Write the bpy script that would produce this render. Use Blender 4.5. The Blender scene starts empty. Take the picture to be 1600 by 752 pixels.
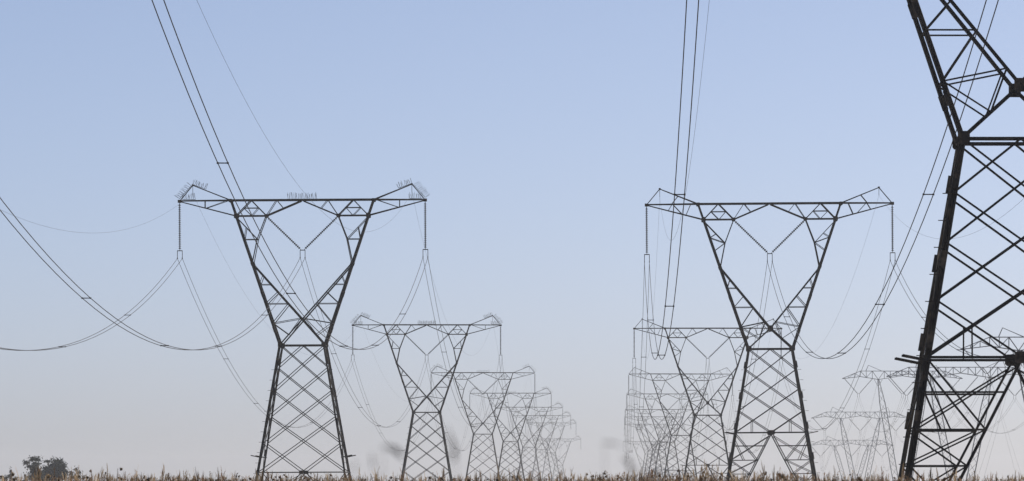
import bpy, math, random
import numpy as np
from mathutils import Vector, Matrix, Quaternion

random.seed(7)
rng = np.random.default_rng(7)
scene = bpy.context.scene
COL = scene.collection

# ------------------------------------------------------------------ camera
EYE = 1.7                     # metres above the crest of the field
F = 9830.0                    # focal length in photo pixels (1600 wide)
VPX, HY = 963.0, 748.0        # where the lines run to / eye level in the photo
cam_d = bpy.data.cameras.new('camera')
cam = bpy.data.objects.new('camera', cam_d)
COL.objects.link(cam)
cam.location = (0, 0, EYE)
cam.rotation_euler = (math.radians(90), 0, 0)
cam_d.sensor_fit = 'HORIZONTAL'
cam_d.sensor_width = 36.0
cam_d.lens = F / 1600 * 36.0
cam_d.shift_x = (800 - VPX) / 1600
cam_d.shift_y = (HY - 376) / 1600
cam_d.clip_start = 0.5
cam_d.clip_end = 40000
cam_d.dof.use_dof = True
cam_d.dof.focus_distance = 640
cam_d.dof.aperture_fstop = 11.0
scene.camera = cam

# ------------------------------------------------------------------ sky, sun, exposure
SUN_EL, SUN_AZ = 40.0, 52.0   # degrees; azimuth clockwise from the view direction (+Y)
world = bpy.data.worlds.new('World')
scene.world = world
world.use_nodes = True
nt = world.node_tree
nt.nodes.clear()
sky = nt.nodes.new('ShaderNodeTexSky')
sky.sky_type = 'NISHITA'
sky.sun_disc = False
sky.sun_elevation = math.radians(SUN_EL)
sky.sun_rotation = math.radians(SUN_AZ)
sky.altitude = 0
sky.air_density = 0.3
sky.dust_density = 1.04
sky.ozone_density = 1.2
bg = nt.nodes.new('ShaderNodeBackground')
bg.inputs['Strength'].default_value = 0.117
wo = nt.nodes.new('ShaderNodeOutputWorld')
nt.links.new(sky.outputs[0], bg.inputs[0])
nt.links.new(bg.outputs[0], wo.inputs[0])

sun_d = bpy.data.lights.new('sun', 'SUN')
sun_d.energy = 4.0
sun_d.angle = math.radians(0.53)
sun_d.color = (1.0, 0.95, 0.87)
sun = bpy.data.objects.new('sun', sun_d)
COL.objects.link(sun)
az, el = math.radians(SUN_AZ), math.radians(SUN_EL)
to_sun = Vector((math.sin(az) * math.cos(el), math.cos(az) * math.cos(el), math.sin(el)))
sun.rotation_euler = to_sun.to_track_quat('Z', 'Y').to_euler()
sun.location = (60, 30, 60)

vs = scene.view_settings
vs.view_transform = 'Standard'
vs.look = 'None'
vs.gamma = 1.0
vs.use_curve_mapping = False
vs.exposure = 0.2
scene.cycles.volume_bounces = 2
scene.cycles.max_bounces = 6
scene.cycles.use_denoising = True

# ------------------------------------------------------------------ materials
def new_mat(name):
    m = bpy.data.materials.new(name)
    m.use_nodes = True
    t = m.node_tree
    return m, t, t.nodes['Principled BSDF']

def noise_mat(name, c1, c2, scale, rough=0.7, metallic=0.0, detail=4, spec=0.3, stops=(0.35, 0.65), bump=0.0):
    m, t, p = new_mat(name)
    tc = t.nodes.new('ShaderNodeTexCoord')
    n = t.nodes.new('ShaderNodeTexNoise')
    n.inputs['Scale'].default_value = scale
    n.inputs['Detail'].default_value = detail
    r = t.nodes.new('ShaderNodeValToRGB')
    r.color_ramp.elements[0].position, r.color_ramp.elements[1].position = stops
    r.color_ramp.elements[0].color = (*c1, 1)
    r.color_ramp.elements[1].color = (*c2, 1)
    geo = t.nodes.new('ShaderNodeNewGeometry')
    t.links.new(geo.outputs['Position'], n.inputs['Vector'])
    t.links.new(n.outputs['Fac'], r.inputs['Fac'])
    t.links.new(r.outputs[0], p.inputs['Base Color'])
    p.inputs['Roughness'].default_value = rough
    p.inputs['Metallic'].default_value = metallic
    p.inputs['Specular IOR Level'].default_value = spec
    if bump:
        b = t.nodes.new('ShaderNodeBump')
        b.inputs['Strength'].default_value = bump
        t.links.new(n.outputs['Fac'], b.inputs['Height'])
        t.links.new(b.outputs[0], p.inputs['Normal'])
    return m

def attr_mat(name, rough=0.85, translucent=0.0):
    m, t, p = new_mat(name)
    a = t.nodes.new('ShaderNodeAttribute')
    a.attribute_name = 'col'
    t.links.new(a.outputs['Color'], p.inputs['Base Color'])
    p.inputs['Roughness'].default_value = rough
    p.inputs['Specular IOR Level'].default_value = 0.15
    if translucent:
        tr = t.nodes.new('ShaderNodeBsdfTranslucent')
        t.links.new(a.outputs['Color'], tr.inputs['Color'])
        mx = t.nodes.new('ShaderNodeMixShader')
        mx.inputs[0].default_value = translucent
        t.links.new(p.outputs[0], mx.inputs[1])
        t.links.new(tr.outputs[0], mx.inputs[2])
        t.links.new(mx.outputs[0], t.nodes['Material Output'].inputs['Surface'])
    return m

STEEL = noise_mat('weathered_glint_steel', (0.009, 0.008, 0.008), (0.13, 0.10, 0.07), 1.3, rough=0.6, spec=0.3, stops=(0.5, 0.82))  # dark worn steel; the tan patches also paint in sunlit flanges
PLATE = noise_mat('rusted_glint_plate', (0.011, 0.008, 0.007), (0.19, 0.14, 0.09), 2.2, rough=0.65, spec=0.3, stops=(0.46, 0.78))  # rust tones, with sun glints painted into the brightest patches
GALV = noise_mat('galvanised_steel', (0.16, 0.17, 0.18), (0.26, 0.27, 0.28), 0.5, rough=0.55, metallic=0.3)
WIRE = noise_mat('aged_aluminium_wire', (0.025, 0.025, 0.028), (0.045, 0.045, 0.05), 0.2, rough=0.6, metallic=0.3)
INSUL = noise_mat('insulator_glass', (0.07, 0.08, 0.085), (0.13, 0.14, 0.14), 2.0, rough=0.25, spec=0.5)
CONC = noise_mat('concrete', (0.25, 0.24, 0.22), (0.36, 0.35, 0.33), 1.2, rough=0.9)
SOIL = noise_mat('dry_soil', (0.11, 0.085, 0.06), (0.20, 0.165, 0.115), 0.08, rough=0.95, bump=0.4)
BARK = noise_mat('bark', (0.06, 0.05, 0.04), (0.12, 0.10, 0.08), 2.0, rough=0.9)
LEAF = attr_mat('tree_leaf', translucent=0.15)
DRY = attr_mat('dry_plant', translucent=0.35)

# ------------------------------------------------------------------ helpers
def mesh_obj(name, verts, faces, mat, parent=None, cols=None, smooth=False):
    me = bpy.data.meshes.new(name)
    me.from_pydata([tuple(v) for v in verts], [], [tuple(f) for f in faces])
    me.materials.append(mat)
    if cols is not None:
        a = me.color_attributes.new('col', 'FLOAT_COLOR', 'POINT')
        a.data.foreach_set('color', np.asarray(cols, dtype=np.float32).ravel())
    if smooth:
        me.polygons.foreach_set('use_smooth', [True] * len(me.polygons))
    me.update()
    o = bpy.data.objects.new(name, me)
    COL.objects.link(o)
    if parent is not None:
        o.parent = parent
    return o

def tag(o, label, cat, group=None, kind=None):
    o['label'] = label
    if cat:
        o['category'] = cat
    if group:
        o['group'] = group
    if kind:
        o['kind'] = kind
    return o

def thing(name, loc, label, cat, group=None, rz=0.0):
    o = bpy.data.objects.new(name, None)
    COL.objects.link(o)
    o.location = loc
    o.rotation_euler = (0, 0, rz)
    o.empty_display_size = 1.0
    return tag(o, label, cat, group)

def smooth01(a, b, x):
    t = min(1.0, max(0.0, (x - a) / (b - a)))
    return t * t * (3 - 2 * t)

def ground_z(y):
    return -4.2 * smooth01(188, 236, y) - 2.4 * smooth01(690, 1030, y)

def bar_basis(p0, p1):
    d = p1 - p0
    L = d.length
    q = d.to_track_quat('Z', 'Y')
    return q, L

# unit members: an angle section one metre long, shared by every member of its size
_unit = {}
def unit_angle(size, mat):
    key = (size, mat.name)
    if key not in _unit:
        s, t = size, max(0.014, size * 0.22)
        prof = [(-s/2, -s/2), (s/2, -s/2), (s/2, -s/2 + t), (-s/2 + t, -s/2 + t), (-s/2 + t, s/2), (-s/2, s/2)]
        v = [(x, y, 0) for x, y in prof] + [(x, y, 1) for x, y in prof]
        f = [(i, (i + 1) % 6, (i + 1) % 6 + 6, i + 6) for i in range(6)]
        f += [(0, 3, 2, 1), (0, 5, 4, 3), (6, 7, 8, 9), (6, 9, 10, 11)]
        me = bpy.data.meshes.new('angle_section')
        me.from_pydata(v, [], f)
        me.materials.append(mat)
        _unit[key] = me
    return _unit[key]

_gus = {}
def gusset_mesh(w, h, t):
    key = (w, h, t)
    if key not in _gus:
        cx, cz = w * 0.14, h * 0.16
        pr = [(-w/2, -h/2 + cz), (-w/2 + cx, -h/2), (w/2 - cx, -h/2), (w/2, -h/2 + cz), (w/2, h/2 - cz), (w/2 - cx, h/2), (-w/2 + cx, h/2), (-w/2, h/2 - cz)]
        v = [(x, -t/2, z) for x, z in pr] + [(x, t/2, z) for x, z in pr]
        f = [(i, (i + 1) % 8, (i + 1) % 8 + 8, i + 8) for i in range(8)] + [tuple(range(8))[::-1], tuple(range(8, 16))]
        me = bpy.data.meshes.new('gusset_plate')
        me.from_pydata(v, [], f)
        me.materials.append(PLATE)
        _gus[key] = me
    return _gus[key]

_box = {}
def unit_box(dim, mat):
    key = (tuple(round(d, 3) for d in dim), mat.name)
    if key not in _box:
        x, y, z = [d / 2 for d in dim]
        b = min(x, y, z) * 0.3
        v = [(sx * x, sy * y, sz * z) for sz in (-1, 1) for sy in (-1, 1) for sx in (-1, 1)]
        f = [(0, 2, 3, 1), (4, 5, 7, 6), (0, 1, 5, 4), (2, 6, 7, 3), (0, 4, 6, 2), (1, 3, 7, 5)]
        me = bpy.data.meshes.new('plate')
        me.from_pydata(v, [], f)
        me.materials.append(mat)
        _box[key] = me
    return _box[key]

def member(name, p0, p1, size, parent, mat=None):
    p0, p1 = Vector(p0), Vector(p1)
    q, L = bar_basis(p0, p1)
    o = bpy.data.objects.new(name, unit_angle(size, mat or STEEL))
    COL.objects.link(o)
    o.parent = parent
    o.location = p0
    o.rotation_mode = 'QUATERNION'
    o.rotation_quaternion = q
    o.scale = (1, 1, L)
    return o

def plate(name, c, dim, parent, mat=None, rot=0.0):
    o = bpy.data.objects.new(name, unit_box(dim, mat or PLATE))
    COL.objects.link(o)
    o.parent = parent
    o.location = c
    o.rotation_euler = (0, rot, 0)
    return o

def add_bar(V, Fc, p0, p1, size, n=4):
    p0, p1 = Vector(p0), Vector(p1)
    q, L = bar_basis(p0, p1)
    i0 = len(V)
    for k in range(n):
        a = 2 * math.pi * k / n + math.pi / 4
        r = size * (0.7071 if n == 4 else 0.5)
        o = q @ Vector((r * math.cos(a), r * math.sin(a), 0))
        V.append(p0 + o)
        V.append(p1 + o)
    for k in range(n):
        a, b = i0 + 2 * k, i0 + 2 * ((k + 1) % n)
        Fc.append((a, b, b + 1, a + 1))
    Fc.append(tuple(i0 + 2 * k for k in range(n))[::-1])
    Fc.append(tuple(i0 + 2 * k + 1 for k in range(n)))

def tube(name, pts, r, mat, parent=None, n=5, radii=None):
    V, Fc = [], []
    m = len(pts)
    for i, p in enumerate(pts):
        p = Vector(p)
        d = Vector(pts[min(i + 1, m - 1)]) - Vector(pts[max(i - 1, 0)])
        q = d.to_track_quat('Z', 'Y')
        rr = radii[i] if radii else r
        for k in range(n):
            a = 2 * math.pi * k / n
            V.append(p + q @ Vector((rr * math.cos(a), rr * math.sin(a), 0)))
    for i in range(m - 1):
        for k in range(n):
            a, b = i * n + k, i * n + (k + 1) % n
            Fc.append((a, b, b + n, a + n))
    Fc.append(tuple(range(n))[::-1])
    Fc.append(tuple(range((m - 1) * n, m * n)))
    return mesh_obj(name, V, Fc, mat, parent, smooth=True)

# insulator string: a stack of glass sheds on a rod, hanging along -Z
_ins = {}
def insulator_mesh(L, n=21, seg=8):
    key = round(L, 2)
    if key not in _ins:
        prof = [(0.025, 0.0)]
        step = (L - 0.3) / n
        for i in range(n):
            z = -0.15 - i * step
            prof += [(0.045, z), (0.055, z - step * 0.25), (0.145, z - step * 0.6), (0.14, z - step * 0.72), (0.04, z - step * 0.8)]
        prof += [(0.025, -L + 0.1), (0.025, -L)]
        V, Fc = [], []
        for r, z in prof:
            for k in range(seg):
                a = 2 * math.pi * k / seg
                V.append((r * math.cos(a), r * math.sin(a), z))
        for i in range(len(prof) - 1):
            for k in range(seg):
                a, b = i * seg + k, i * seg + (k + 1) % seg
                Fc.append((a, a + seg, b + seg, b))
        me = bpy.data.meshes.new('insulator_string')
        me.from_pydata(V, [], Fc)
        me.materials.append(INSUL)
        _ins[key] = me
    return _ins[key]

def insulator(p0, p1, parent):
    p0, p1 = Vector(p0), Vector(p1)
    o = bpy.data.objects.new('insulator_string', insulator_mesh((p1 - p0).length))
    COL.objects.link(o)
    o.parent = parent
    o.location = p0
    o.rotation_mode = 'QUATERNION'
    d = p0 - p1
    o.rotation_quaternion = Quaternion() if abs(d.x) + abs(d.y) < 1e-6 else d.to_track_quat('Z', 'Y')
    return o

def yoke(parent, x, z):
    """yoke plate with two clamp hangers; wires end at z - 0.77"""
    V, Fc = [], []
    add_bar(V, Fc, (x - 0.27, 0, z), (x + 0.27, 0, z), 0.085)
    for s in (-1, 1):
        add_bar(V, Fc, (x + s * 0.25, 0, z), (x + s * 0.25, 0, z - 0.75), 0.06)
        add_bar(V, Fc, (x + s * 0.25, -0.22, z - 0.77), (x + s * 0.25, 0.22, z - 0.77), 0.09)
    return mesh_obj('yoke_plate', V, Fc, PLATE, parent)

# ------------------------------------------------------------------ terrain
ys = [-320, -100, 0, 60, 120, 180] + list(range(186, 242, 4)) + [300, 450, 690, 760, 830, 900, 970, 1040, 1500, 2500, 4500, 8900]
xs = [-4400, -1500, -500, -200, -80, -30, 0, 30, 80, 200, 500, 1500, 4400]
V = [(x, y, ground_z(y)) for y in ys for x in xs]
nx = len(xs)
Fc = [(j * nx + i, j * nx + i + 1, (j + 1) * nx + i + 1, (j + 1) * nx + i) for j in range(len(ys) - 1) for i in range(nx - 1)]
gnd = mesh_obj('ground', V, Fc, SOIL, smooth=True)
gnd['kind'] = 'structure'

# ------------------------------------------------------------------ the big waisted pylons
# local metres: x across the line, y along it, z up from the waist
ZT, ZB = 14.8, 13.2
WX = 2.25
def leg_x(z): return WX + (7.26 - WX) * z / ZT
def dep(z): return 1.9 + (0.75 - 1.9) * min(1.0, z / ZB)
def body_x(z): return WX + 0.168 * (-z)
def body_y(z): return 1.9 + 0.14 * (-z)

def pylon_members(spiked, strut, foot):
    """list of (group, name, p0, p1, size); strut and foot are depths below the waist"""
    M = []
    def add(g, n, a, b, s): M.append((g, n, a, b, round(s * (0.84 if s > 0.2 else 0.8 if s > 0.14 else 0.76), 3)))
    def both(g, n, x0, z0, x1, z1, s, d0=None, d1=None):
        for f in (-1, 1):
            a = dep(z0) if d0 is None else d0
            b = dep(z1) if d1 is None else d1
            add(g, n, (x0, f * a, z0), (x1, f * b, z1), s)
    node_z = 2.6 if spiked else 2.1
    for s in (-1, 1):
        # main window legs
        for f in (-1, 1):
            add('cage', 'leg', (s * WX, f * 1.9, 0), (s * leg_x(ZB), f * 0.75, ZB), 0.23)
            add('cage', 'leg', (s * leg_x(ZB), f * 0.75, ZB), (s * 7.26, f * 0.75, ZT), 0.21)
        # inner diagonals
        zj = 8.3
        both('cage', 'diagonal', s * leg_x(zj), zj, 0, node_z, 0.18)
        both('cage', 'diagonal', 0, node_z, -s * WX, 0.05, 0.17)
        # struts between leg and inner diagonal
        def dx(z): return s * leg_x(zj) * (z - node_z) / (zj - node_z)
        for z in (6.2, 4.25):
            both('cage', 'brace', s * leg_x(z), z, dx(z), z, 0.085)
        both('cage', 'brace', s * leg_x(4.25), 4.25, dx(5.4), 5.4, 0.10)
        both('cage', 'brace', s * leg_x(6.2), 6.2, dx(7.1), 7.1, 0.085)
        both('cage', 'brace', s * leg_x(2.25), 2.25, dx(4.2), 4.2, 0.10)
        both('cage', 'brace', s * leg_x(2.25), 2.25, dx(2.75), 2.75, 0.085)
        lz = 1.05
        lx = s * WX * (node_z - lz) / (node_z - 0.05)
        both('cage', 'brace', dx(2.75), 2.75, lx, lz, 0.085)
        both('cage', 'brace', s * leg_x(2.25), 2.25, lx, lz, 0.085)
        # upper window column
        xi, xm, zm = 3.65, 4.56, 10.8
        both('cage', 'diagonal', s * xi, ZB, s * xm, zm, 0.12)
        both('cage', 'diagonal', s * xm, zm, s * leg_x(zj), zj, 0.12)
        both('cage', 'brace', s * leg_x(13.0), 13.0, s * xm, zm, 0.10)
        if spiked:
            both('cage', 'brace', s * leg_x(zm), zm, s * xm, zm, 0.09)
            both('cage', 'brace', s * leg_x(zm), zm, s * 5.7, 12.05, 0.08)
        else:
            both('cage', 'brace', s * leg_x(11.35), 11.35, s * xm, zm, 0.09)
            both('cage', 'brace', s * leg_x(10.0), 10.0, s * xm, zm, 0.09)
            both('cage', 'brace', s * leg_x(11.35), 11.35, s * 5.45, 11.75, 0.08)
        for z in (2.25, 4.25, 6.2, 8.3, 10.8):
            add('cage', 'brace', (s * leg_x(z), -dep(z), z), (s * leg_x(z), dep(z), z), 0.08)
        # crossarm
        for f in (-1, 1):
            add('crossarm', 'chord', (0, f * 0.75, ZT), (s * 7.26, f * 0.75, ZT), 0.21)
            add('crossarm', 'chord', (s * 7.26, f * 0.75, ZT), (s * 12.5, f * 0.10, ZT - 0.03), 0.17)
            add('crossarm', 'chord', (s * leg_x(ZB), f * 0.75, ZB), (s * 12.4, f * 0.10, ZT - 0.12), 0.13)
            add('crossarm', 'chord', (s * leg_x(ZB), f * 0.75, ZB), (s * xi, f * 0.75, ZB), 0.16)
            add('crossarm', 'diagonal', (s * xi, f * 0.75, ZB), (s * 0.1, f * 0.75, ZT - 0.1), 0.15)
            add('crossarm', 'diagonal', (s * 5.2, f * 0.75, ZT), (s * leg_x(ZB), f * 0.75, ZB), 0.13)
            add('crossarm', 'diagonal', (s * 5.2, f * 0.75, ZT), (s * xi, f * 0.75, ZB), 0.13)
            add('crossarm', 'brace', (s * 4.45, f * 0.75, ZT - 0.8), (s * 5.95, f * 0.75, ZT - 0.8), 0.08)
            add('crossarm', 'brace', (s * 4.45, f * 0.75, ZT - 0.8), (s * 5.15, f * 0.75, ZB), 0.08)
            add('crossarm', 'brace', (s * 5.95, f * 0.75, ZT - 0.8), (s * 5.15, f * 0.75, ZB), 0.08)
            add('crossarm', 'brace', (s * 2.6, f * 0.75, ZT), (s * xi, f * 0.75, ZB), 0.09)
            add('crossarm', 'brace', (s * 2.6, f * 0.75, ZT), (s * 1.95, f * 0.75, 14.0), 0.08)
            # earth wire peak
            add('peak', 'peak_member', (s * 7.26, f * 0.75, ZT), (s * 11.15, f * 0.06, 16.35), 0.12)
            add('peak', 'peak_member', (s * 11.15, f * 0.06, 16.35), (s * 12.45, f * 0.10, ZT), 0.11)
            def yy(x): return f * (0.75 - 0.65 * (abs(x) - 7.26) / 5.24)
            def zl(x): return ZB + (ZT - 0.12 - ZB) * (x - 6.72) / 5.68
            if spiked:
                add('crossarm', 'brace', (s * 9.9, yy(9.9), ZT), (s * 9.9, yy(9.9), zl(9.9)), 0.08)
                add('crossarm', 'brace', (s * 7.5, yy(7.5), ZT), (s * 9.8, yy(9.8), zl(9.8)), 0.08)
            else:
                add('crossarm', 'brace', (s * 9.9, yy(9.9), ZT), (s * 10.3, yy(10.3), zl(10.3)), 0.08)
                add('crossarm', 'brace', (s * 9.85, yy(9.9), ZT), (s * 8.9, yy(9), zl(8.9)), 0.09)
                add('crossarm', 'brace', (s * 8.0, yy(8), ZT), (s * 8.5, yy(8.5), zl(8.5)), 0.09)
                add('crossarm', 'brace', (s * 9.95, yy(10), ZT), (s * 9.3, yy(9.3), 15.6), 0.09)
        add('peak', 'earth_wire_hanger', (s * 11.15, 0, 16.35), (s * 11.15, 0, 15.55), 0.06)
        for x, z in ((7.26, ZT), (5.2, ZT), (2.6, ZT), (leg_x(ZB), ZB), (xi, ZB)):
            add('crossarm', 'brace', (s * x, -0.75, z), (s * x, 0.75, z), 0.08)
    add('crossarm', 'brace', (0, -0.75, ZT), (0, 0.75, ZT), 0.09)
    # waist ring
    for f in (-1, 1):
        add('body', 'waist_beam', (-WX, f * 1.9, 0), (WX, f * 1.9, 0), 0.18)
        add('body', 'waist_beam', (f * WX, -1.9, 0), (f * WX, 1.9, 0), 0.15)
    # body: four legs, rhombic lattice on the faces
    fr = [0, .176, .358, .561, .773, 1] if spiked else [0, .245, .475, .74, 1]
    zs = [-strut * a for a in fr]
    n = len(zs) - 1
    zf = -foot
    for s in (-1, 1):
        for f in (-1, 1):
            def lp(z, s=s, f=f): return (s * body_x(z), f * body_y(z), z)
            add('body', 'leg', lp(0), lp(-strut), 0.23)
            add('body', 'leg', lp(-strut), lp(zf), 0.24)
    for f in (-1, 1):
        def P(s, z, f=f): return (s * body_x(z), f * body_y(z), z)
        for s in (-1, 1):
            for i in range(n - 1):
                add('body', 'brace', P(s, zs[i]), P(-s, zs[i + 2]), 0.105)
            # half diagonals at the ends
            add('body', 'brace', (0, f * 1.9, 0), P(s, zs[1]), 0.105)
            add('body', 'brace', P(s, zs[n - 1]), (0, f * body_y(-strut), -strut), 0.105)
            # hanger posts above the strut
            if not spiked:
                zz = zs[n - 1] - (strut + zs[n - 1]) * 0.40
                add('body', 'brace', (s * 1.95, f * body_y(-strut), -strut), (s * 1.95, f * body_y(zz), zz), 0.08)
            # leg panels under the strut
            K = Vector((0, f * body_y(-strut), -strut))
            T = Vector(P(s, zf))
            def D(h, K=K, T=T): return tuple(K.lerp(T, min(1, h / (foot - strut))))
            def Lg(h, s=s, P=P): return P(s, -strut - h)
            add('body', 'diagonal', tuple(K), tuple(T), 0.13)
            hs = [h for h in (1.35, 2.8, 4.2, 5.7, 7.3) if h < foot - strut - 0.9]
            for h in hs:
                add('body', 'brace', Lg(h), D(h), 0.10)
            add('body', 'brace', Lg(0.05), D(2.8), 0.10)
            add('body', 'brace', Lg(2.8), D(0.35), 0.085)
            add('body', 'brace', Lg(0.6), tuple((Vector(Lg(2.8)) + Vector(D(2.8))) * 0.5), 0.085)
            for a, b in ((2.8, 4.2), (4.2, 5.7)):
                if b in hs:
                    add('body', 'brace', Lg(a), D(b), 0.09)
                    add('body', 'brace', Lg(b), D(a), 0.08)
        add('body', 'strut', P(-1, -strut), P(1, -strut), 0.135)
    for s in (-1, 1):
        def Q(f, z, s=s): return (s * body_x(z), f * body_y(z), z)
        add('body', 'strut', Q(-1, -strut), Q(1, -strut), 0.14)
        for f in (-1, 1):
            for i in range(n - 1):
                add('body', 'brace', Q(f, zs[i]), Q(-f, zs[i + 2]), 0.09)
            add('body', 'brace', Q(f, -strut - 2.8), Q(-f, -strut), 0.09)
    return M

def spike_row(parent, a, b, n, nrm, h):
    a, b, nrm = Vector(a), Vector(b), Vector(nrm).normalized()
    V, Fc = [], []
    add_bar(V, Fc, a, b, 0.05)
    for i in range(n):
        p = a.lerp(b, i / (n - 1))
        for y in (-0.12, 0.12):
            q = p + nrm * h * random.uniform(0.72, 1.12) + Vector((random.uniform(-.12, .12), y, random.uniform(-.04, .04)))
            add_bar(V, Fc, p, q, 0.034, n=3)
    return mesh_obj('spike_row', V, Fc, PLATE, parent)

def build_pylon(X, Y, z_waist, spiked, strut, label, detail, group):
    gz = ground_z(Y)
    foot = z_waist - gz - 0.1
    root = thing('transmission_pylon', (X, Y, gz), label, 'pylon', group)
    off = Vector((0, 0, z_waist - gz))
    strut = min(strut, foot - 3.2)
    M = pylon_members(spiked, strut, foot)
    if detail:
        for g, nme, a, b, s in M:
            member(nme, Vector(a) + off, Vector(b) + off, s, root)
        # gusset plates, front and back
        def gp(x, z, w, h, d, rot=0):
            for f in (-1, 1):
                o = bpy.data.objects.new('gusset_plate', gusset_mesh(w, h, 0.04))
                COL.objects.link(o)
                o.parent = root
                o.location = Vector((x, f * (d + 0.05), z)) + off
                o.rotation_euler = (0, rot, 0)
        for s in (-1, 1):
            gp(s * (WX - 0.04), 0.04, 0.47, 0.52, 1.9)
            gp(s * leg_x(ZB), ZB, 0.42, 0.5, 0.75)
            gp(s * 7.26, ZT - 0.05, 0.36, 0.34, 0.75)
            gp(s * 3.65, ZB, 0.34, 0.34, 0.75)
            gp(s * leg_x(8.3), 8.3, 0.3, 0.42, dep(8.3), rot=s * 0.33)
            plate('gusset_plate', Vector((s * 12.5, 0, ZT - 0.07)) + off, (0.36, 0.34, 0.3), root)
            plate('gusset_plate', Vector((s * 11.15, 0, 16.36)) + off, (0.2, 0.2, 0.18), root)
        if not spiked:
            gp(0, 2.1, 0.48, 0.54, dep(2.1))
        gp(0, -strut, 0.5 if spiked else 0.6, 0.36 if spiked else 0.46, body_y(-strut))
        # splice plates on the legs
        for s in (-1, 1):
            for f in (-1, 1):
                for z in (1.6, 5.2):
                    x = leg_x(z)
                    plate('splice_plate', Vector((s * (x + 0.025), f * dep(z), z)) + off, (0.23, 0.2, 0.6), root, rot=s * 0.33)
                z = -1.6
                while z > -foot + 1.5:
                    plate('splice_plate', Vector((s * (body_x(z) + 0.02), f * body_y(z), z)) + off, (0.23, 0.21, 0.7), root, rot=-s * 0.167)
                    z -= 3.1
                plate('footing', (s * body_x(-foot), f * body_y(-foot), 0.12), (1.1, 1.1, 0.7), root, CONC)
        # step bolts up the left and right front legs
        for s in (-1, 1):
            for i in range(14):
                z = -foot + 3.2 + i * 1.05
                if z < -0.3:
                    plate('step_bolt', Vector((s * (body_x(z) + 0.26), -body_y(z), z)) + off, (0.36, 0.035, 0.035), root)
        # climbing guards
        zg = -strut - 0.15 if not spiked else -strut + 1.5
        for s in (-1, 1):
            for f in (-1, 1):
                V, Fc = [], []
                c = Vector((s * body_x(zg), f * body_y(zg), zg))
                for k in (-0.45, 0.45):
                    add_bar(V, Fc, c + Vector((-s * 0.15, k, 0)), c + Vector((s * 0.95, k, 0.22)), 0.09)
                for k in range(5):
                    x = s * (0.3 + 0.15 * k)
                    add_bar(V, Fc, c + Vector((x, -0.6, 0.03 + 0.2 * k / 4)), c + Vector((x, 0.6, 0.03 + 0.2 * k / 4)), 0.018, n=3)
                V = [v + off for v in V]
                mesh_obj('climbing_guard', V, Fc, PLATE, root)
        if spiked:
            o = off
            spike_row(root, Vector((-1.45, 0, ZT + 0.1)) + o, Vector((1.45, 0, ZT + 0.1)) + o, 20, (0, 0, 1), 0.62)
            for s in (-1, 1):
                spike_row(root, Vector((s * 11.15, 0, 16.42)) + o, Vector((s * 9.8, 0, 15.95)) + o, 9, (-s * .35, 0, 1), 0.6)
                spike_row(root, Vector((s * 11.3, 0, 16.3)) + o, Vector((s * 12.5, 0, 15.0)) + o, 9, (s * .8, 0, 0.55), 0.6)
                spike_row(root, Vector((s * 10.9, 0, ZT + 0.1)) + o, Vector((s * 12.2, 0, ZT + 0.1)) + o, 8, (0, 0, 1), 0.6)
    else:
        parts = {}
        for g, nme, a, b, s in M:
            V, Fc = parts.setdefault(g + ('>' if g == 'peak' and b[0] > 0 else ''), ([], []))
            add_bar(V, Fc, Vector(a) + off, Vector(b) + off, s)
        names = {'body': 'tower_body', 'cage': 'window_frame', 'crossarm': 'crossarm', 'peak': 'earth_wire_peak'}
        for g, (V, Fc) in parts.items():
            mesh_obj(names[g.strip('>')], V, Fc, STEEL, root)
        if spiked:
            o = off
            spike_row(root, Vector((-1.45, 0, ZT + 0.1)) + o, Vector((1.45, 0, ZT + 0.1)) + o, 12, (0, 0, 1), 0.6)
            for s in (-1, 1):
                spike_row(root, Vector((s * 11.15, 0, 16.42)) + o, Vector((s * 9.8, 0, 15.95)) + o, 6, (-s * .35, 0, 1), 0.6)
                spike_row(root, Vector((s * 11.3, 0, 16.3)) + o, Vector((s * 12.5, 0, 15.0)) + o, 6, (s * .8, 0, 0.55), 0.6)
    # insulators
    zb = ZT - 0.15 - 4.95
    for s in (-1, 1):
        st = insulator(Vector((s * 12.5, 0, ZT - 0.2)) + off, Vector((s * 12.5, 0, zb)) + off, root)
        yk = yoke(st, 0, 0)
        yk.location = (0, 0, zb - (ZT - 0.2))
        insulator(Vector((s * 3.6, 0, ZB - 0.1)) + off, Vector((s * 0.16, 0, zb + 0.05)) + off, root)
    yk = yoke(root, 0, 0)
    yk.location = Vector((0, 0, zb)) + off
    root['waist'] = z_waist
    return root

WIRE_Z = ZT - 0.15 - 4.95 - 0.78     # conductor height above the waist
EARTH_Z = 15.55

def from_px(px, Y): return (px - VPX) * Y / F
def z_of(py, Y): return EYE + (HY - py) * Y / F

ORD = ['nearest', 'second', 'third', 'fourth', 'fifth', 'sixth', 'seventh', 'eighth']
L_px = [(640, 473, 539.5), (1064, 666.5, 645)]
L = []          # (X, Y, z_waist)
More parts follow.
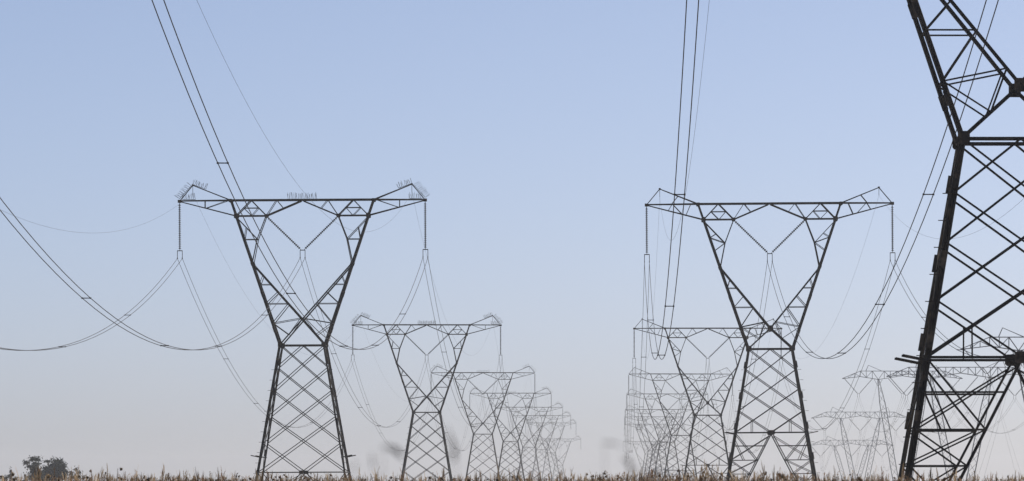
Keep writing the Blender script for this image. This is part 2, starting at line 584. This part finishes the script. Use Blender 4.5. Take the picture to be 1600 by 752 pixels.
# out of the frame on the left, where the left-hand spans come from
L.append((-31.9, 244.0, 15.9))
L.append((from_px(475, 640), 640, z_of(540, 640)))
L.append((from_px(666.5, 1064), 1064, z_of(644.5, 1064)))
for Y, tip, by in ((1515, 835.5, 582.5), (1930, 861.5, 614.5), (2330, 879, 636.5), (2730, 891.5, 649.5), (3120, 900, 661), (3560, 907.5, 686)):
    L.append((from_px(tip, Y) - 12.5, Y, z_of(by, Y) - ZT))
Mr = []
Mr.append((from_px(1590, 246), 246.0, z_of(221, 246)))
Mr.append((from_px(1206, 640), 640, z_of(545.5, 640)))
Mr.append((from_px(991, 1070) + 12.5, 1070, z_of(649, 1070)))
for Y, tip, by in ((1515, 982, 584.5), (1930, 978.7, 615.7), (2330, 976.6, 640), (2730, 976, 651.4), (3120, 975.5, 663), (3560, 973.6, 690)):
    Mr.append((from_px(tip, Y) + 12.5, Y, z_of(by, Y) - ZT))

gL, gM = 'pylons of the left-hand line', 'pylons of the right-hand line'
lab_L = ['waisted steel pylon left of the picture carrying the near ends of the left-hand wires',
         'large black lattice pylon on the left with rows of bird spikes on its crossarm',
         'second pylon of the left row, dark lattice standing just right of the spiked one',
         'third pylon of the left row, overlapped by the second one',
         'fourth pylon of the left row, greyed by haze',
         'fifth pylon of the left row, pale in the haze',
         'sixth pylon of the left row, very pale in the haze',
         'seventh pylon of the left row, almost lost in the haze',
         'farthest pylon of the left row, lowest and faintest of them']
lab_M = ['huge black lattice pylon cut off by the right edge, nearest of all',
         'large black lattice pylon right of centre without bird spikes',
         'second whole pylon of the right row, behind the large one right of centre',
         'third whole pylon of the right row, its left arm under the hanging wires',
         'fourth whole pylon of the right row, greyed by haze',
         'fifth whole pylon of the right row, pale in the haze',
         'sixth whole pylon of the right row, very pale in the haze',
         'seventh whole pylon of the right row, almost lost in the haze',
         'farthest pylon of the right row, lowest and faintest of them']
ROOTS = {}
LEAN = {('left', 1): -0.28, ('right', 1): -0.42}
for i, (X, Y, zw) in enumerate(L):
    ROOTS['left', i] = build_pylon(X, Y, zw, True, 12.9, lab_L[i], i in (1, 2), gL)
for i, (X, Y, zw) in enumerate(Mr):
    ROOTS['right', i] = build_pylon(X, Y, zw, False, 8.5, lab_M[i], i in (0, 1, 2), gM)

# slight lean and turn of the single pylons; wires are hung from where the arms end up
for (side, i), r_ in ROOTS.items():
    if i > 0:
        r_.rotation_euler = (0, math.radians(LEAN.get((side, i), random.uniform(-.12, .12))), math.radians(random.uniform(-.8, .8)))
def hang(side, i, dx, z):
    r_ = ROOTS[side, i]
    T_ = L if side == 'left' else Mr
    p = r_.rotation_euler.to_matrix() @ Vector((dx, 0, T_[i][2] - r_.location.z + z))
    return tuple(p + r_.location)

# ------------------------------------------------------------------ wires
def span(a, b, sag, n=44):
    a, b = Vector(a), Vector(b)
    out = []
    for i in range(n + 1):
        t = i / n
        p = a.lerp(b, t)
        p.z -= 4 * sag * t * (1 - t)
        out.append(p)
    return out

def conductor(a, b, sag, label, group, r=0.02):
    root = thing('conductor_bundle', a, label, 'power line', group)
    A = Vector(a)
    pts = [p - A for p in span(a, b, sag)]
    for s in (-1, 1):
        tube('wire', [p + Vector((s * 0.25, 0, 0)) for p in pts], r, WIRE, root)
    d = (Vector(b) - A).length
    k = max(3, int(d / 72))
    for i in range(k):
        t = (i + 1 + random.uniform(-.1, .1)) / (k + 1)
        p = A.lerp(Vector(b), t) - A
        p.z -= 4 * sag * t * (1 - t)
        V, Fc = [], []
        add_bar(V, Fc, p + Vector((-0.27, 0, 0)), p + Vector((0.27, 0, 0)), 0.055)
        for s in (-1, 1):
            add_bar(V, Fc, p + Vector((s * 0.25, -0.1, 0)), p + Vector((s * 0.25, 0.1, 0)), 0.09)
        mesh_obj('spacer', V, Fc, WIRE, root)
    return root

def earth_wire(a, b, sag, label, group):
    o = tube('earth_wire', [p - Vector(a) for p in span(a, b, sag)], 0.0085, WIRE)
    o.location = a
    return tag(o, label, 'wire', group)

phase = [(-12.5, 'left'), (0.0, 'middle'), (12.5, 'right')]
def place_name(side, i):
    if side == 'left':
        return ['out of frame on the left', 'the spiked left pylon', 'the second left pylon', 'the third left pylon', 'the fourth left pylon', 'the fifth left pylon'][i]
    return ['the huge cut-off pylon', 'the large right-of-centre pylon', 'the second whole right pylon', 'the third whole right pylon', 'the fourth whole right pylon', 'the fifth whole right pylon'][i]
for side, T in (('left', L), ('right', Mr)):
    for i in range(5):
        (xa, ya, za), (xb, yb, zb) = T[i], T[i + 1]
        sag = 13.4 if i == 0 else 14.2
        A_, B_ = place_name(side, i), place_name(side, i + 1)
        for dx, nm in phase:
            if side == 'left' and i == 0:
                lb = {'left': 'wire pair rising from the left edge to the left arm of the spiked left pylon',
                      'middle': 'dark wire pair dipping from the left edge to the middle of the spiked left pylon',
                      'right': 'dark wire pair from the top edge crossing the spiked left pylon to its right arm'}[nm]
            else:
                lb = f'{nm} wire pair sagging from {A_} to {B_}'
            conductor(hang(side, i, dx, WIRE_Z), hang(side, i + 1, dx, WIRE_Z), sag, lb, f'conductor pairs of the {side}-hand line', r=0.026 if i == 0 else 0.022)
        for dx, nm in ((-11.15, 'left'), (11.15, 'right')):
            earth_wire(hang(side, i, dx, EARTH_Z), hang(side, i + 1, dx, EARTH_Z), 10.6,
                       f'{nm} thin earth wire from {A_} to {B_}', f'earth wires of the {side}-hand line')

# ------------------------------------------------------------------ the guyed V pylons far right
def build_guyed(X, Y, z_top, label):
    gz = ground_z(Y)
    H = z_top - gz
    root = thing('guyed_pylon', (X, Y, gz), label, 'pylon', 'far guyed pylons on the right')
    hb = 2.3
    half, ph, lt = 16.4, 12.0, 6.6
    def box_truss(V, Fc, x0, x1, z0a, z1a, z0b, z1b, n, d=0.6):
        for k in range(n):
            t0, t1 = k / n, (k + 1) / n
            xa, xb = x0 + (x1 - x0) * t0, x0 + (x1 - x0) * t1
            ba, bb = z0a + (z0b - z0a) * t0, z0a + (z0b - z0a) * t1
            ta, tb = z1a + (z1b - z1a) * t0, z1a + (z1b - z1a) * t1
            for f in (-d, d):
                add_bar(V, Fc, (xa, f, ta), (xb, f, tb), 0.14)
                add_bar(V, Fc, (xa, f, ba), (xb, f, bb), 0.14)
                add_bar(V, Fc, (xa, f, ba), (xb, f, tb), 0.09) if k % 2 == 0 else add_bar(V, Fc, (xa, f, ta), (xb, f, bb), 0.09)
                add_bar(V, Fc, (xb, f, bb), (xb, f, tb), 0.08)
    V, Fc = [], []
    # middle of the beam rises between the legs, outer arms droop to the tips
    box_truss(V, Fc, -lt, 0, H - hb, H, H - 1.3, H, 4)
    box_truss(V, Fc, 0, lt, H - 1.3, H, H - hb, H, 4)
    for s in (-1, 1):
        box_truss(V, Fc, s * lt, s * 11.5, H - hb, H, H - 1.5, H, 3)
        box_truss(V, Fc, s * 11.5, s * half, H - 1.5, H, H - 2.1, H - 2.0, 3, d=0.5)
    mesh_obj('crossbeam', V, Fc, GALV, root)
    for s in (-1, 1):
        V, Fc = [], []
        for f in (-0.5, 0.5):
            add_bar(V, Fc, (s * 10.0, f, H), (s * 9.3, 0, H + 1.6), 0.1)
            add_bar(V, Fc, (s * 5.6, f, H), (s * 9.3, 0, H + 1.6), 0.1)
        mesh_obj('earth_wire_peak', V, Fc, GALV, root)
        # lattice leg, spindle shaped, to a common foot
        V, Fc = [], []
        a, b = Vector((s * lt, 0, H - hb + 0.2)), Vector((s * 0.5, 0, 0.1))
        n = 16
        ring = []
        for k in range(n + 1):
            t = k / n
            c = a.lerp(b, t)
            w = 0.16 + 0.62 * min(1, min(t, 1 - t) * 5)
            ring.append([c + Vector((u * w, v * w, 0)) for u, v in ((-1, -1), (1, -1), (1, 1), (-1, 1))])
        for k in range(n):
            for j in range(4):
                add_bar(V, Fc, ring[k][j], ring[k + 1][j], 0.13)
                add_bar(V, Fc, ring[k][j], ring[k + 1][(j + 1) % 4], 0.07)
        for j, u in enumerate((-1.1, 1.1)):
            add_bar(V, Fc, a + Vector((0, 0, -2.2)), (s * lt + u, 0, H - hb), 0.1)
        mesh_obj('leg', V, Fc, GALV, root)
        for f in (-1, 1):
            gp = [(s * lt, 0, H - hb), (s * 15.5, f * 13.0, 0.05)]
            tube('guy_wire', gp, 0.015, WIRE, root, n=4)
    plate('footing', (0, 0, 0.05), (2.2, 1.4, 0.6), root, CONC)
    for c in (-1, 0, 1):
        for s in (-1, 1):
            insulator(Vector((c * ph + s * 3.9, 0, H - hb + 0.3)), Vector((c * ph + s * 0.2, 0, H - 6.2)), root)
        yk = yoke(root, 0, 0)
        yk.location = (c * ph, 0, H - 6.2)
    return root

P = [(1070, 1652, 527), (1395, 1501, 574), (1720, 1410, 580), (2120, 1344, 644), (2457, 1330, 688)]
lab_P = ['pale guyed pylon at the right edge, its left arm behind the huge pylon',
         'pale guyed pylon seen through the lower lattice of the huge pylon',
         'pale guyed V pylon just left of the huge pylon, highest of those',
         'pale guyed V pylon lower down between the two big right pylons',
         'faintest lowest guyed pylon beside the big right-of-centre pylon leg']
Pw = []
for (Y, px, py), lb in zip(P, lab_P):
    X, zt = from_px(px, Y), z_of(py, Y)
    build_guyed(X, Y, zt, lb)
    Pw.append((X, Y, zt))
nmP = ['first', 'second', 'third', 'fourth', 'fifth']
for i in range(4):
    (xa, ya, za), (xb, yb, zb) = Pw[i], Pw[i + 1]
    for dx, nm in ((-12, 'left'), (0, 'middle'), (12, 'right')):
        conductor((xa + dx, ya, za - 6.98), (xb + dx, yb, zb - 6.98), 8.5,
                  f'faint {nm} wire pair from the {nmP[i]} to the {nmP[i+1]} guyed pylon from the right', 'conductor pairs of the far right line')

# ------------------------------------------------------------------ distant trees at the left
def tree(px, Y, clumps, stems, label, base_cols, name='eucalyptus_tree', leaf=0.25, dens=520):
    X = from_px(px, Y)
    gz = ground_z(Y)
    root = thing(name, (X, Y, gz), label, 'tree', 'trees on the left horizon')
    V, Fc, C = [], [], []
    for cx, cz, rx, rz in clumps:
        n = int(dens * rx * rz)
        for _ in range(n):
            v = rng.normal(size=3)
            v /= np.linalg.norm(v)
            rr = abs(rng.normal(0, 0.62))
            j = 1 + 0.35 * math.sin(5 * v[0] + 3 * cx) * math.cos(4 * v[2] + cz)
            c = Vector((cx + v[0] * rx * rr * j, v[1] * rx * rr * 0.8, cz + v[2] * rz * rr * j))
            ax = Vector(rng.normal(size=3)).normalized()
            bx = ax.orthogonal().normalized()
            l, w = leaf * rng.uniform(0.7, 1.5), leaf * rng.uniform(0.35, 0.6)
            i = len(V)
            V += [c - ax * l, c + bx * w, c + ax * l, c - bx * w]
            Fc.append((i, i + 1, i + 2, i + 3))
            col = base_cols[rng.integers(len(base_cols))]
            g = rng.uniform(0.75, 1.25)
            C += [(col[0] * g, col[1] * g, col[2] * g, 1)] * 4
    mesh_obj('crown', V, Fc, LEAF, root, cols=C)
    V, Fc = [], []
    for pts, r0, r1 in stems:
        m = len(pts)
        for k in range(m - 1):
            a, b = Vector((pts[k][0], 0, pts[k][1])), Vector((pts[k + 1][0], random.uniform(-.3, .3), pts[k + 1][1]))
            ra, rb = r0 + (r1 - r0) * k / (m - 1), r0 + (r1 - r0) * (k + 1) / (m - 1)
            q = (b - a).to_track_quat('Z', 'Y')
            i = len(V)
            for u in range(6):
                an = u * math.pi / 3
                V.append(a + q @ Vector((ra * math.cos(an), ra * math.sin(an), 0)))
                V.append(b + q @ Vector((rb * math.cos(an), rb * math.sin(an), 0)))
            for u in range(6):
                x0, x1 = i + 2 * u, i + 2 * ((u + 1) % 6)
                Fc.append((x0, x1, x1 + 1, x0 + 1))
    mesh_obj('trunk', V, Fc, BARK, root)
    return root

GREENS = [(0.03, 0.04, 0.03), (0.045, 0.055, 0.035), (0.022, 0.03, 0.026)]
DULL = [(0.09, 0.075, 0.055), (0.07, 0.065, 0.045), (0.11, 0.09, 0.065)]
TY = 1400.0
zb = 8.3   # eye height above the ground there
tree(52, TY, [(0.4, 12.6, 1.5, .55), (-1.7, 11.9, .65, .45), (-0.9, 11.0, .7, .4), (0.7, 11.6, 1.0, .3), (0.1, 10.2, .9, .8), (0.9, 9.2, 1.2, .8), (0.2, 8.4, 1.6, .7), (0.3, 10.6, 1.1, 1.3), (0.6, 9.4, 1.4, 1.2)],
     [([(0.2, 0), (0.1, 5), (0.0, 8.5), (-0.4, 10.4), (-1.7, 11.9)], .32, .08), ([(0.0, 8.5), (0.3, 10.6), (0.4, 12.5)], .2, .07), ([(0.1, 9.2), (0.9, 11.5)], .14, .05)],
     'open flat-topped tree, leftmost of the dark trees on the horizon', GREENS)
tree(88, TY + 25, [(0.3, 12.1, 1.5, .75), (-2.0, 12.2, .9, .22), (1.6, 11.1, .75, .8), (-.8, 11.2, 1.0, .6), (0.2, 10.2, 1.3, 1.0), (-2.4, 10.7, .9, .45), (1.9, 9.8, .6, .9), (-2.6, 9.6, 1.1, .6), (-.5, 9.0, 2.4, .9), (1.0, 8.8, 1.5, .7), (0.2, 10.6, 1.8, 1.7), (-1.0, 9.8, 2.0, 1.2)],
     [([(0, 0), (0, 6), (0.1, 9), (0.3, 12)], .36, .1), ([(0, 7.5), (-1.2, 10), (-2.0, 12.1)], .2, .06), ([(0, 8), (1.2, 10), (1.7, 11.4)], .18, .06)],
     'dense dark rounded tree, tallest mass of the trees on the horizon', GREENS)
tree(70, TY + 60, [(-1.5, 8.6, 2.2, .8), (1.2, 8.8, 2.0, .7), (0, 8.2, 3.4, .6)], [([(0, 0), (0, 8.5)], .25, .1)],
     'low dark tree filling the gap between the two tall horizon trees', GREENS)
tree(118, TY + 90, [(0, 10.4, .7, .55), (.9, 9.7, .9, .5), (-1.0, 9.6, .9, .6), (0, 8.7, 2.0, .7), (2.0, 8.6, .9, .5)], [([(0, 0), (0, 7), (.2, 10.3)], .22, .05)],
     'thin brownish tree on the right end of the horizon trees', DULL, dens=150)
tree(15, TY + 40, [(0.2, 9.9, .3, .9), (0, 8.9, .9, .6), (-1.4, 8.4, 1.4, .6), (1.3, 8.3, .8, .5)], [([(0.1, 0), (0.1, 6), (.2, 10)], .2, .05)],
     'small pointed bush at the far left edge beside the horizon trees', GREENS, dens=200)

# ------------------------------------------------------------------ dry crop on the crest of the field
def dry_plant_geo(r, kind):
    """one dry stalk about one metre tall (scaled later); returns verts, faces, per-vertex shade"""
    V, Fc, S = [], [], []
    bend = r.uniform(-.10, .10), r.uniform(-.10, .10)
    def axis(t): return np.array([bend[0] * t * t, bend[1] * t * t, t])
    rad = 0.0055
    for k in range(4):
        t = k / 3
        c = axis(t)
        for u in range(3):
            a = 2.094 * u
            V.append(c + np.array([math.cos(a), math.sin(a), 0]) * rad * (1 - .45 * t)); S.append(0.8)
    for k in range(3):
        for u in range(3):
            a, b = k * 3 + u, k * 3 + (u + 1) % 3
            Fc.append((a, b, b + 3, a + 3))
    def leaf(base, ang, ln, w, rise, droop, shade):
        d = np.array([math.cos(ang), math.sin(ang), 0]); sd = np.array([-d[1], d[0], 0])
        i = len(V)
        for k, (t, ww) in enumerate(((0, .35), (.35, 1), (.7, .8), (1.0, .1))):
            p = base + d * ln * t * (1 - .25 * t) + np.array([0, 0, rise * t - droop * t * t])
            tw = sd * w * ww + np.array([0, 0, w * ww * r.uniform(-.5, .5)])
            V.append(p - tw); V.append(p + tw); S.extend([shade, shade * 1.1])
        for k in range(3):
            a = i + 2 * k
            Fc.append((a, a + 1, a + 3, a + 2))
    for k in range(r.integers(4, 7)):
        t = r.uniform(.55, .97)
        leaf(axis(t), r.uniform(0, 6.28), r.uniform(.04, .13), r.uniform(.004, .011), r.uniform(.0, .09), r.uniform(.03, .15), r.uniform(.7, 1.3))
    if kind == 0:        # drooping seed head
        ang = r.uniform(0, 6.28); d = np.array([math.cos(ang), math.sin(ang), 0])
        top = axis(1.0); c = top + d * .035 + np.array([0, 0, r.uniform(-.02, .015)])
        mid = top + d * .025 + np.array([0, 0, .018])
        i = len(V)
        sd = np.array([-d[1], d[0], 0])
        for p, ww in ((top, .006), (mid, .006), (c, .008)):
            V.append(p - sd * ww); V.append(p + sd * ww); S.extend([.8, .8])
        Fc.extend([(i, i + 1, i + 3, i + 2), (i + 2, i + 3, i + 5, i + 4)])
        nrm = d * .75 + np.array([0, 0, -.66]); e1 = sd; e2 = np.cross(nrm, e1)
        R = r.uniform(.012, .024)
        i = len(V)
        V.append(c - nrm * .022); S.append(.8)
        for k in range(7):
            a = 6.283 * k / 7; rr = R * r.uniform(.8, 1.15)
            V.append(c + (e1 * math.cos(a) + e2 * math.sin(a)) * rr); S.append(.85)
        V.append(c + nrm * .014); S.append(.6)
        for k in range(7):
            a, b = i + 1 + k, i + 1 + (k + 1) % 7
            Fc.append((i, a, b)); Fc.append((b, a, i + 8))
    elif kind == 1:      # branching tassel
        for k in range(6):
            leaf(axis(r.uniform(.9, 1.0)), r.uniform(0, 6.28), r.uniform(.02, .07), r.uniform(.003, .006), r.uniform(.06, .15), r.uniform(0, .05), r.uniform(.9, 1.4))
    else:                # upright narrow plume
        for k in range(4):
            leaf(axis(1.0 - .02 * k), r.uniform(0, 6.28), r.uniform(.01, .05), r.uniform(.003, .006), r.uniform(.03, .08), .03, r.uniform(.7, 1.2))
    return np.array(V), Fc, np.array(S)

variants = [dry_plant_geo(rng, 0 if k % 5 == 0 else 1 + k % 2) for k in range(20)]
TONES = np.array([(0.25, 0.205, 0.15), (0.17, 0.14, 0.105), (0.34, 0.285, 0.21), (0.12, 0.10, 0.08), (0.22, 0.155, 0.105), (0.40, 0.35, 0.27)])

NPL = 20000
Vs, Cs, fl, fs = [], [], [], []
voff = 0
for i in range(NPL):
    y = math.sqrt(rng.uniform(85 ** 2, 184 ** 2))
    cx = (800 - VPX) / F * y
    x = cx + rng.uniform(-1, 1) * (0.084 * y + 4.0)
    v, fcs, sh = variants[rng.integers(len(variants))]
    patch = 0.5 + 0.5 * math.sin(x * 0.9 + y * 0.13) * math.sin(x * 0.37 - y * 0.07 + 1.3)
    swell = 0.035 * math.sin(x * 0.55 + 0.8) + 0.03 * math.sin(x * 1.7 + y * .05)
    h = 1.45 + 0.06 * patch + swell + rng.normal(0, 0.12)
    if rng.random() < 0.006: h += rng.uniform(.08, .26)
    h = min(max(h, 0.8), 2.08)
    a = rng.uniform(0, 6.283)
    ca, sa = math.cos(a), math.sin(a)
    lean = rng.normal(0, .05, 2)
    w = v * h
    w = np.stack([w[:, 0] * ca - w[:, 1] * sa + lean[0] * w[:, 2] + x, w[:, 0] * sa + w[:, 1] * ca + lean[1] * w[:, 2] + y, w[:, 2] - .02], 1)
    Vs.append(w)
    tone = TONES[rng.integers(len(TONES))] * rng.uniform(.75, 1.25) * (0.85 + .3 * patch)
    c = np.ones((len(v), 4)); c[:, :3] = sh[:, None] * tone[None] * np.array([[1.08, .95, .80]])
    Cs.append(c)
    for f in fcs:
        fl.extend([q + voff for q in f]); fs.append(len(f))
    voff += len(v)
me = bpy.data.meshes.new('dry_crop')
Vs = np.concatenate(Vs); Cs = np.concatenate(Cs)
me.vertices.add(len(Vs)); me.vertices.foreach_set('co', Vs.astype(np.float32).ravel())
me.loops.add(len(fl)); me.loops.foreach_set('vertex_index', np.array(fl, dtype=np.int32))
fs = np.array(fs, dtype=np.int32)
me.polygons.add(len(fs)); me.polygons.foreach_set('loop_start', np.concatenate([[0], np.cumsum(fs)[:-1]]).astype(np.int32))
me.update(calc_edges=True)
ca_ = me.color_attributes.new('col', 'FLOAT_COLOR', 'POINT')
ca_.data.foreach_set('color', Cs.astype(np.float32).ravel())
me.materials.append(DRY)
crop = bpy.data.objects.new('dry_crop', me)
COL.objects.link(crop)
tag(crop, 'dense brown dry crop along the bottom of the picture', 'crop', kind='stuff')

# a few stalks right in front of the camera, far out of focus
def near_plant(px, py, Y, label, blades, head):
    X = from_px(px, Y)
    root = thing('dry_stalk', (X, Y, ground_z(Y)), label, 'plant', 'stalks close to the camera')
    top = z_of(py, Y)
    pts = [(0.02 * math.sin(k * 1.3) * (1 - k / 8), 0, top * k / 8) for k in range(9)]
    pts[-1] = (0, 0, top)
    s = tube('stem', pts, 0.002, DRY_STEM, root, n=5, radii=[.0016 - .00014 * k for k in range(9)])
    for (dx, dz, lx, lz, w) in blades:
        n = 6
        V, Fc = [], []
        for k in range(n + 1):
            t = k / n
            ww = w * math.sin(math.pi * min(1, .12 + t * .88)) ** .7
            c = Vector((dx + lx * t, .006 * math.sin(4 * t), top + dz + lz * t - abs(lx) * .35 * t * t))
            side = Vector((-lz, 0.3 * w, lx + 1e-4)).normalized() * ww
            V += [c - side, c + side]
        for k in range(n):
            Fc.append((2 * k, 2 * k + 1, 2 * k + 3, 2 * k + 2))
        mesh_obj('leaf', V, Fc, DRY_STEM, root)
    if head:
        rw, rh = head
        V, Fc = [], []
        for k in range(7):
            t = k / 6
            r_ = rw * math.sin(math.pi * (.08 + .84 * t))
            for u in range(8):
                a = u * math.pi / 4
                V.append((r_ * math.cos(a), r_ * math.sin(a), top - rh * .3 + rh * t))
        for k in range(6):
            for u in range(8):
                a, b = k * 8 + u, k * 8 + (u + 1) % 8
                Fc.append((a, b, b + 8, a + 8))
        Fc.append(tuple(range(8))[::-1]); Fc.append(tuple(range(48, 56)))
        mesh_obj('seed_head', V, Fc, DRY_STEM, root, smooth=True)
    return root
DRY_STEM = noise_mat('dry_stalk', (0.045, 0.035, 0.028), (0.10, 0.08, 0.06), 40, rough=0.9)
NY = 9.2
near_plant(598, 697, NY, 'blurred dry leaf arching left of the second left pylon leg', [(0, -.002, .026, .004, .0022), (.012, -.002, .020, -.010, .0042)], None)
near_plant(712, 712, NY, 'blurred upright blades between the second and third left pylons', [(0, -.004, -.006, .034, .0028), (0, 0, -.014, .05, .0015), (-.004, -.008, .004, .02, .003)], None)
near_plant(583, 718, NY + .6, 'faint blurred stalk right of the spiked pylon foot', [(0, -.012, -.003, .024, .0016)], None)
near_plant(553, 728, NY + .8, 'faintest blurred stalk touching the spiked pylon foot', [(0, -.006, .004, .014, .0014)], None)
near_plant(987, 730, NY, 'blurred stalk under the farthest right-row pylons', [(0, -.012, -.006, .032, .0026), (0, 0, -.016, .022, .0016), (0, -.01, .012, .012, .0014)], None)
near_plant(945, 692, NY + .4, 'faint blurred arching blade in the gap between the two rows', [(-.004, 0, .032, .004, .0014)], None)

# ------------------------------------------------------------------ haze
hz_m = bpy.data.materials.new('haze')
hz_m.use_nodes = True
t = hz_m.node_tree
t.nodes.clear()
pv = t.nodes.new('ShaderNodeVolumePrincipled')
pv.inputs['Color'].default_value = (0.95, 0.97, 1.0, 1)
pv.inputs['Density'].default_value = 0.85e-4
pv.inputs['Anisotropy'].default_value = 0.5
out = t.nodes.new('ShaderNodeOutputMaterial')
t.links.new(pv.outputs[0], out.inputs['Volume'])
x, y0, y1, z0, z1 = 4500, -340, 8990, -7.8, 33.5
V = [(a, b, c) for c in (z0, z1) for b in (y0, y1) for a in (-x, x)]
hz = mesh_obj('haze', V, [(0, 2, 3, 1), (4, 5, 7, 6), (0, 1, 5, 4), (2, 6, 7, 3), (0, 4, 6, 2), (1, 3, 7, 5)], hz_m)
tag(hz, 'thin pale haze hanging over the whole plain', 'haze', kind='stuff')
